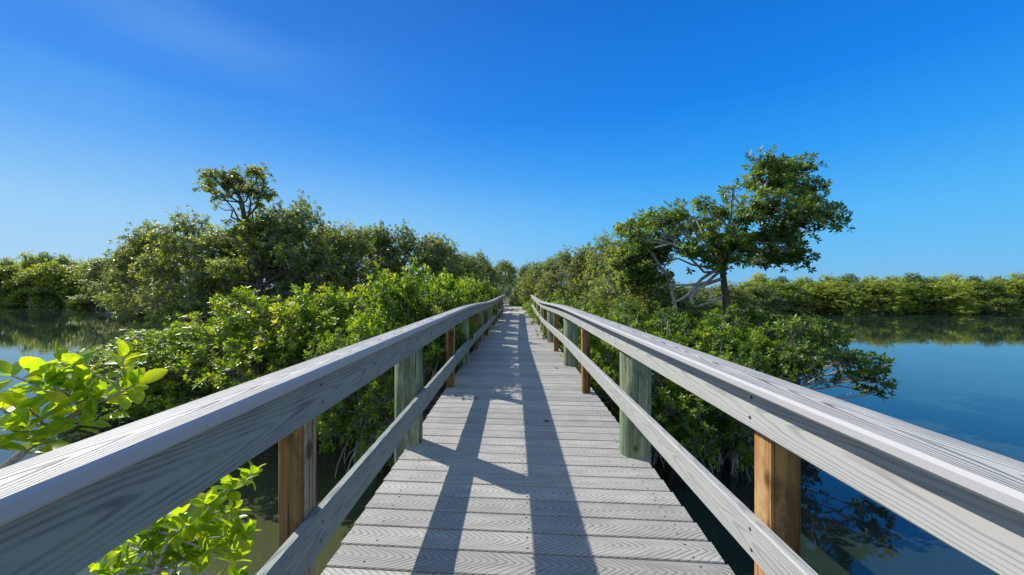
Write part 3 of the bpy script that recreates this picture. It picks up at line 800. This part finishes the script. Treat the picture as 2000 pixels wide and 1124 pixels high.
# far shores
M_LEAF_SHORE = leaf_mat('sunny_shore_leaf', (0.07, 0.13, 0.018), (0.30, 0.38, 0.05), (0.40, 0.42, 0.07), 0.5)
FT = [make_tree(51, 4.4, 2.0, lmat=M_LEAF_SHORE, leaf=.16, nclump=220, per=9, lod=2, low=.12, bright=.45, sig=.2),
      make_tree(52, 4.2, 2.1, lmat=M_LEAF_SHORE, leaf=.16, nclump=220, per=9, lod=2, low=.10, bright=.55, sig=.2),
      make_tree(53, 4.6, 1.9, lmat=M_LEAF_DARK, leaf=.16, nclump=220, per=9, lod=2, low=.12, bright=.5, sig=.2)]
k = 0
for row, (Y, ty) in enumerate(((38.8, 550), (50.0, 536))):
    px = 1460 + row * 22
    j = 0
    while px < 2120 and j < 20:
        place(FT[k % 3], px, Y + rr.uniform(-.6, 1.2), ty + rr.uniform(-4, 5), rr.uniform(1.0, 1.35), rr.uniform(0, 6.28),
              'low mangrove tree on the far right shore, %s from the left in the %s row' % (ORD[j], ('front', 'back')[row]), 'tree', 'trees along the far right shore')
        px += rr.uniform(36, 46); k += 1; j += 1
for row, (Y, ty) in enumerate(((51, 522), (64, 500))):
    px = -90 + row * 18; j = 0
    while px < 300 and j < 20:
        place(FT[k % 3], px, Y + rr.uniform(-.8, .8), ty + rr.uniform(-12, 9), rr.uniform(1.0, 1.5), rr.uniform(0, 6.28),
              'dark mangrove tree on the far left shore, %s from the left in the %s row' % (ORD[j], ('front', 'back')[row]), 'tree', 'trees along the far left shore')
        px += rr.uniform(32, 42); k += 1; j += 1

# the tall thin tree rising out of the left thicket
def emergent():
    rng = np.random.default_rng(77); Y = 12.6
    base = at(505, 700, Y); base[2] = -.4
    pts = [base, at(504, 600, Y), at(506, 545, Y), at(492, 490, Y), at(478, 440, Y), at(470, 405, Y), at(464, 375, Y)]
    tr = pl_segs(np.array(pts), .13, .035)
    cl = [(395, 370, 18), (415, 345, 20), (440, 352, 18), (470, 345, 20), (500, 338, 20), (515, 355, 16), (520, 380, 16), (455, 375, 16), (430, 385, 14), (490, 370, 18), (424, 402, 8), (475, 400, 12), (500, 400, 14), (405, 360, 12)]
    lobes = []; forks = []
    for (x, y, r_) in cl:
        p = at(x, y, Y + rng.uniform(-.8, .8)); q = r_ / F_PX * Y
        lobes.append((*p, q, q * 1.3, q * .75)); forks.append(pts[rng.integers(4, 7)])
    # olive foliage lower round the trunk
    for (x, y, r_) in [(470, 450, 24), (500, 480, 24), (440, 520, 30), (560, 500, 30)]:
        p = at(x, y, Y + rng.uniform(-.9, .9)); q = r_ / F_PX * Y
        lobes.append((*p, q, q * 1.3, q * .8)); forks.append(pts[2 if y > 460 else 3])
    crown, big, small = crown_from_lobes(lobes, forks, 250, 3, .10, .10, 9, 1, rng, r_limb=.032, bright=.42, shell=.8, low=-.8, spread=(35, 95))
    for a, b, c in (((505, 560), (440, 545), (395, 530)), ((505, 565), (470, 572), (430, 560)), ((506, 560), (560, 530), (600, 545))):
        P = np.array([at(*a, Y), at(*b, Y + .3), at(*c, Y + .5)]); big += pl_segs(P, .06, .03)
    o = plant('mangrove_tree', crown, big, small, M_LEAF_TREE, M_BARK_DARK, tr, 8)
    tag(o, 'tall thin mangrove with a bare trunk and airy top standing above the left thicket', 'tree')
emergent()

# the big spreading tree on the right
def big_tree():
    rng = np.random.default_rng(88); Y = 10.5
    base = at(1424, 700, Y); base[2] = -.4
    pts = np.array([base, at(1419, 612, Y), at(1415, 570, Y), at(1410, 530, Y), at(1408, 495, Y), at(1425, 460, Y), at(1460, 415, Y), at(1490, 375, Y), at(1500, 345, Y)])
    tr = pl_segs(pts[:5], .10, .07)
    big0 = pl_segs(pts[4:], .07, .03)
    cl = [ # pixel lobes x,y,rx,ry, fork index
        (1500, 320, 38, 20, 8), (1545, 332, 36, 22, 8), (1478, 352, 30, 22, 7), (1520, 365, 45, 28, 7), (1570, 370, 34, 26, 7), (1590, 405, 32, 24, 7), (1622, 418, 24, 18, 7), (1634, 438, 13, 13, 7),
        (1500, 405, 50, 30, 6), (1550, 425, 45, 30, 6), (1460, 425, 36, 28, 6), (1530, 465, 45, 30, 6), (1480, 470, 42, 30, 5), (1556, 500, 20, 22, 5), (1505, 505, 45, 20, 5), (1440, 480, 36, 28, 5),
        (1400, 420, 34, 28, 5), (1375, 400, 22, 16, 5), (1350, 440, 34, 28, 4), (1400, 465, 36, 26, 4), (1300, 430, 34, 24, 4), (1262, 438, 34, 26, 3), (1240, 470, 32, 30, 3), (1300, 475, 40, 28, 3), (1350, 490, 36, 24, 4), (1270, 510, 28, 20, 3),
        (1420, 505, 36, 20, 4), (1430, 368, 12, 8, 5), (1330, 398, 10, 8, 4), (1296, 392, 7, 6, 4), (1418, 362, 9, 6, 6), (1545, 300 + 30, 26, 16, 8)]
    lobes = []; forks = []
    for (x, y, rx, ry, f) in cl:
        p = at(x, y, Y + rng.uniform(-1.1, 1.1)); a, b = rx / F_PX * Y, ry / F_PX * Y
        lobes.append((*p, a, max(a * 1.2, .35) if rx > 15 else a, b)); forks.append(pts[f])
    crown, big, small = crown_from_lobes(lobes, forks, 880, 3, .12, .108, 9, 1, rng, r_limb=.036, bright=.52, shell=.95, low=-.8, spread=(35, 95))
    big += big0
    for line, r0, r1 in (
        ([(1405, 530), (1380, 552), (1340, 558), (1305, 556)], .045, .03),
        ([(1408, 520), (1370, 545), (1338, 580), (1318, 590)], .05, .03),
        ([(1408, 545), (1365, 560), (1348, 580), (1352, 596)], .05, .04),
        ([(1415, 575), (1390, 590), (1362, 598)], .03, .02)):
        P = np.array([at(a, b, Y - .1 * i) for i, (a, b) in enumerate(line)]); big += pl_segs(P, r0, r1)
    o = plant('mangrove_tree', crown, big, small, M_LEAF_DARK, M_BARK, tr, 10, M_BARK_DARK)
    tag(o, 'largest mangrove tree with a wide leaning crown standing right of the walk', 'tree')
    # paler leaning tree next to it
    Y = 10.9
    base = at(1318, 700, Y); base[2] = -.3
    pts2 = np.array([base, at(1318, 600, Y), at(1310, 565, Y), at(1300, 535, Y), at(1285, 515, Y), at(1270, 490, Y)])
    lobes = []; forks = []
    for (x, y, r_) in [(1255, 480, 26), (1225, 450, 18), (1230, 500, 24), (1280, 500, 22), (1250, 530, 26), (1215, 520, 22), (1285, 545, 18), (1235, 560, 24)]:
        p = at(x, y, Y + rng.uniform(-.6, .6)); q = r_ / F_PX * Y
        lobes.append((*p, q, q * 1.2, q * .8)); forks.append(pts2[rng.integers(3, 6)])
    crown, big, small = crown_from_lobes(lobes, forks, 260, 3, .10, .12, 9, 1, rng, r_limb=.03, bright=.45, shell=.8, spread=(35, 95))
    o = plant('mangrove_tree', crown, big, small, M_LEAF_TREE, M_BARK, pl_segs(pts2, .065, .035), 8)
    tag(o, 'pale barked leaning mangrove just left of the largest tree', 'tree')
big_tree()

# twiggy bush hanging over the water on the right
def overhang():
    rng = np.random.default_rng(99); Y = 6.0
    base = np.array((4.3, 6.3, .8))
    lobes = []; forks = []
    for (x, y, rx, ry) in [(1560, 640, 36, 18), (1600, 645, 36, 20), (1635, 665, 28, 20), (1580, 685, 40, 24), (1620, 700, 32, 22), (1545, 700, 40, 26), (1655, 705, 20, 14), (1695, 702, 20, 11), (1720, 715, 14, 10), (1690, 735, 26, 10), (1725, 745, 10, 9), (1680, 760, 14, 10), (1715, 762, 12, 8), (1650, 740, 16, 10), (1666, 662, 4, 4)]:
        p = at(x, y, Y + rng.uniform(-.35, .35)); a, b = rx / F_PX * Y, ry / F_PX * Y
        lobes.append((*p, a, a * 1.3, b)); forks.append(base + rng.normal(0, .15, 3))
    crown, big, small = crown_from_lobes(lobes, forks, 230, 2, .07, .075, 8, 1, rng, r_limb=.017, bright=.34, shell=.85, low=-.9)
    tr = []
    for i in range(4):
        p = base + rng.normal(0, .2, 3); tr += pl_segs(polyline(np.array((p[0] - .2, p[1] + .1, -.4)), p, 4, rng, .05), .035, .022)
    tr += prop_roots(rng, 7, .9, .7, .013, (4.3, 6.3))
    o = plant('mangrove_bush', crown, big, small, M_LEAF_DARK, M_BARK, tr, 6)
    tag(o, 'twiggy grey mangrove bush whose branch tips hang over the open water', 'bush')
overhang()

# big-leaved shoots right behind the left railing
def shoot(seed, base, main, tips, label, leaf, nlf, bright):
    rng = np.random.default_rng(seed)
    seg = []; P = []; A = []
    mainP = np.array([at(*m_) for m_ in main]); base = np.array(base, float)
    line = np.vstack([base[None], mainP])
    stem = pl_segs(line, .012, .006)
    for (x, y, Y) in tips:
        tip = at(x, y, Y)
        j = int(np.argmin(np.linalg.norm(line[1:] - tip, axis=1))) + 1
        q = line[max(1, j - (1 if line[j][2] > tip[2] else 0))]
        br = polyline(q, tip, 5, rng, .04, -.05); seg += pl_segs(br, .0045, .0022)
        d = norm(br[-1] - br[-3])
        P.append(tip); A.append(d + np.array([0, 0, .9]) + rng.normal(0, .2, 3))
        P.append(br[4] * .5 + br[3] * .5); A.append(d * .8 + np.array([0, 0, .7]) + rng.normal(0, .35, 3))
    P = np.array(P); A = np.array(A)
    V, Q, T = rosettes(P, A, np.full(len(P), leaf), nlf, 0, rng, rng.normal(bright, .10, len(P)), spread=(20, 100))
    root = empty('mangrove_shoot'); tag(root, label, 'shrub')
    link_mesh('foliage', np_mesh('foliage', V, Q, M_LEAF_NEAR, smooth=True, attr=T), root)
    V, Q = tubes(stem + seg, 7); link_mesh('stem', np_mesh('stem', V, Q, M_BARK, smooth=True), root)
TA = [(15, 735, 1.0), (85, 740, 1.05), (118, 705, 1.1), (160, 752, 1.1), (235, 700, 1.15), (262, 752, 1.15), (50, 800, 1.0), (130, 790, 1.05), (180, 822, 1.05), (10, 840, .95), (80, 860, 1.0), (205, 775, 1.15), (-40, 780, 1.0),
      ]
shoot(5, (-1.45, .95, -.3), [(-60, 960, 1.0), (20, 900, 1.02), (100, 840, 1.05), (170, 790, 1.1), (225, 750, 1.15)], TA,
      'large yellow green leaves on a shoot rising above the left handrail', .066, 5, .58)
TB = [(490, 925, 1.5), (478, 1045, 1.45), (445, 955, 1.45), (400, 985, 1.4), (340, 1025, 1.4), (290, 1060, 1.35), (230, 1095, 1.3), (360, 1080, 1.35), (450, 1000, 1.45), (300, 1025, 1.35), (405, 1070, 1.4), (190, 1115, 1.25)]
rb = random.Random(8)
TB += [(rb.uniform(210, 470), rb.uniform(1010, 1150), rb.uniform(1.3, 1.55)) for _ in range(22)]
shoot(6, (-1.0, 1.45, -.3), [(250, 1300, 1.25), (300, 1120, 1.3), (330, 1050, 1.35), (390, 1000, 1.4), (440, 960, 1.45)], TB,
      'bright green leafy shoot seen under the left handrail above the murky water', .062, 6, .46)

# fallen leaves on the deck
def litter(x, y, rz, L_, label):
    LV, LQ = leaf_template(0); V = LV * L_; V[:, 2] = np.abs(V[:, 1]) * .6 + .004 + .25 * (V[:, 0] - L_ / 2) ** 2 / L_
    o = link_mesh('fallen_leaf', np_mesh('fallen_leaf', V, LQ, M_DRY)); dx, dz = path(y)
    o.location = (x + dx, y, DECK + dz + .002); o.rotation_euler = (0, 0, rz); tag(o, label, 'leaf', 'leaves fallen on the deck')
M_DRY = simple_mat('dry_brown_leaf', (0.07, 0.04, 0.02), 0.7)
litter(.27, 3.37, .5, .05, 'small dark dry leaf on the deck inside the broad railing shadow')
litter(-.40, 4.05, 2.2, .055, 'curled dark leaf on the sunlit deck near the dappled shade')
litter(.62, 5.6, 1.2, .06, 'dark fallen leaf on the open right side of the deck')
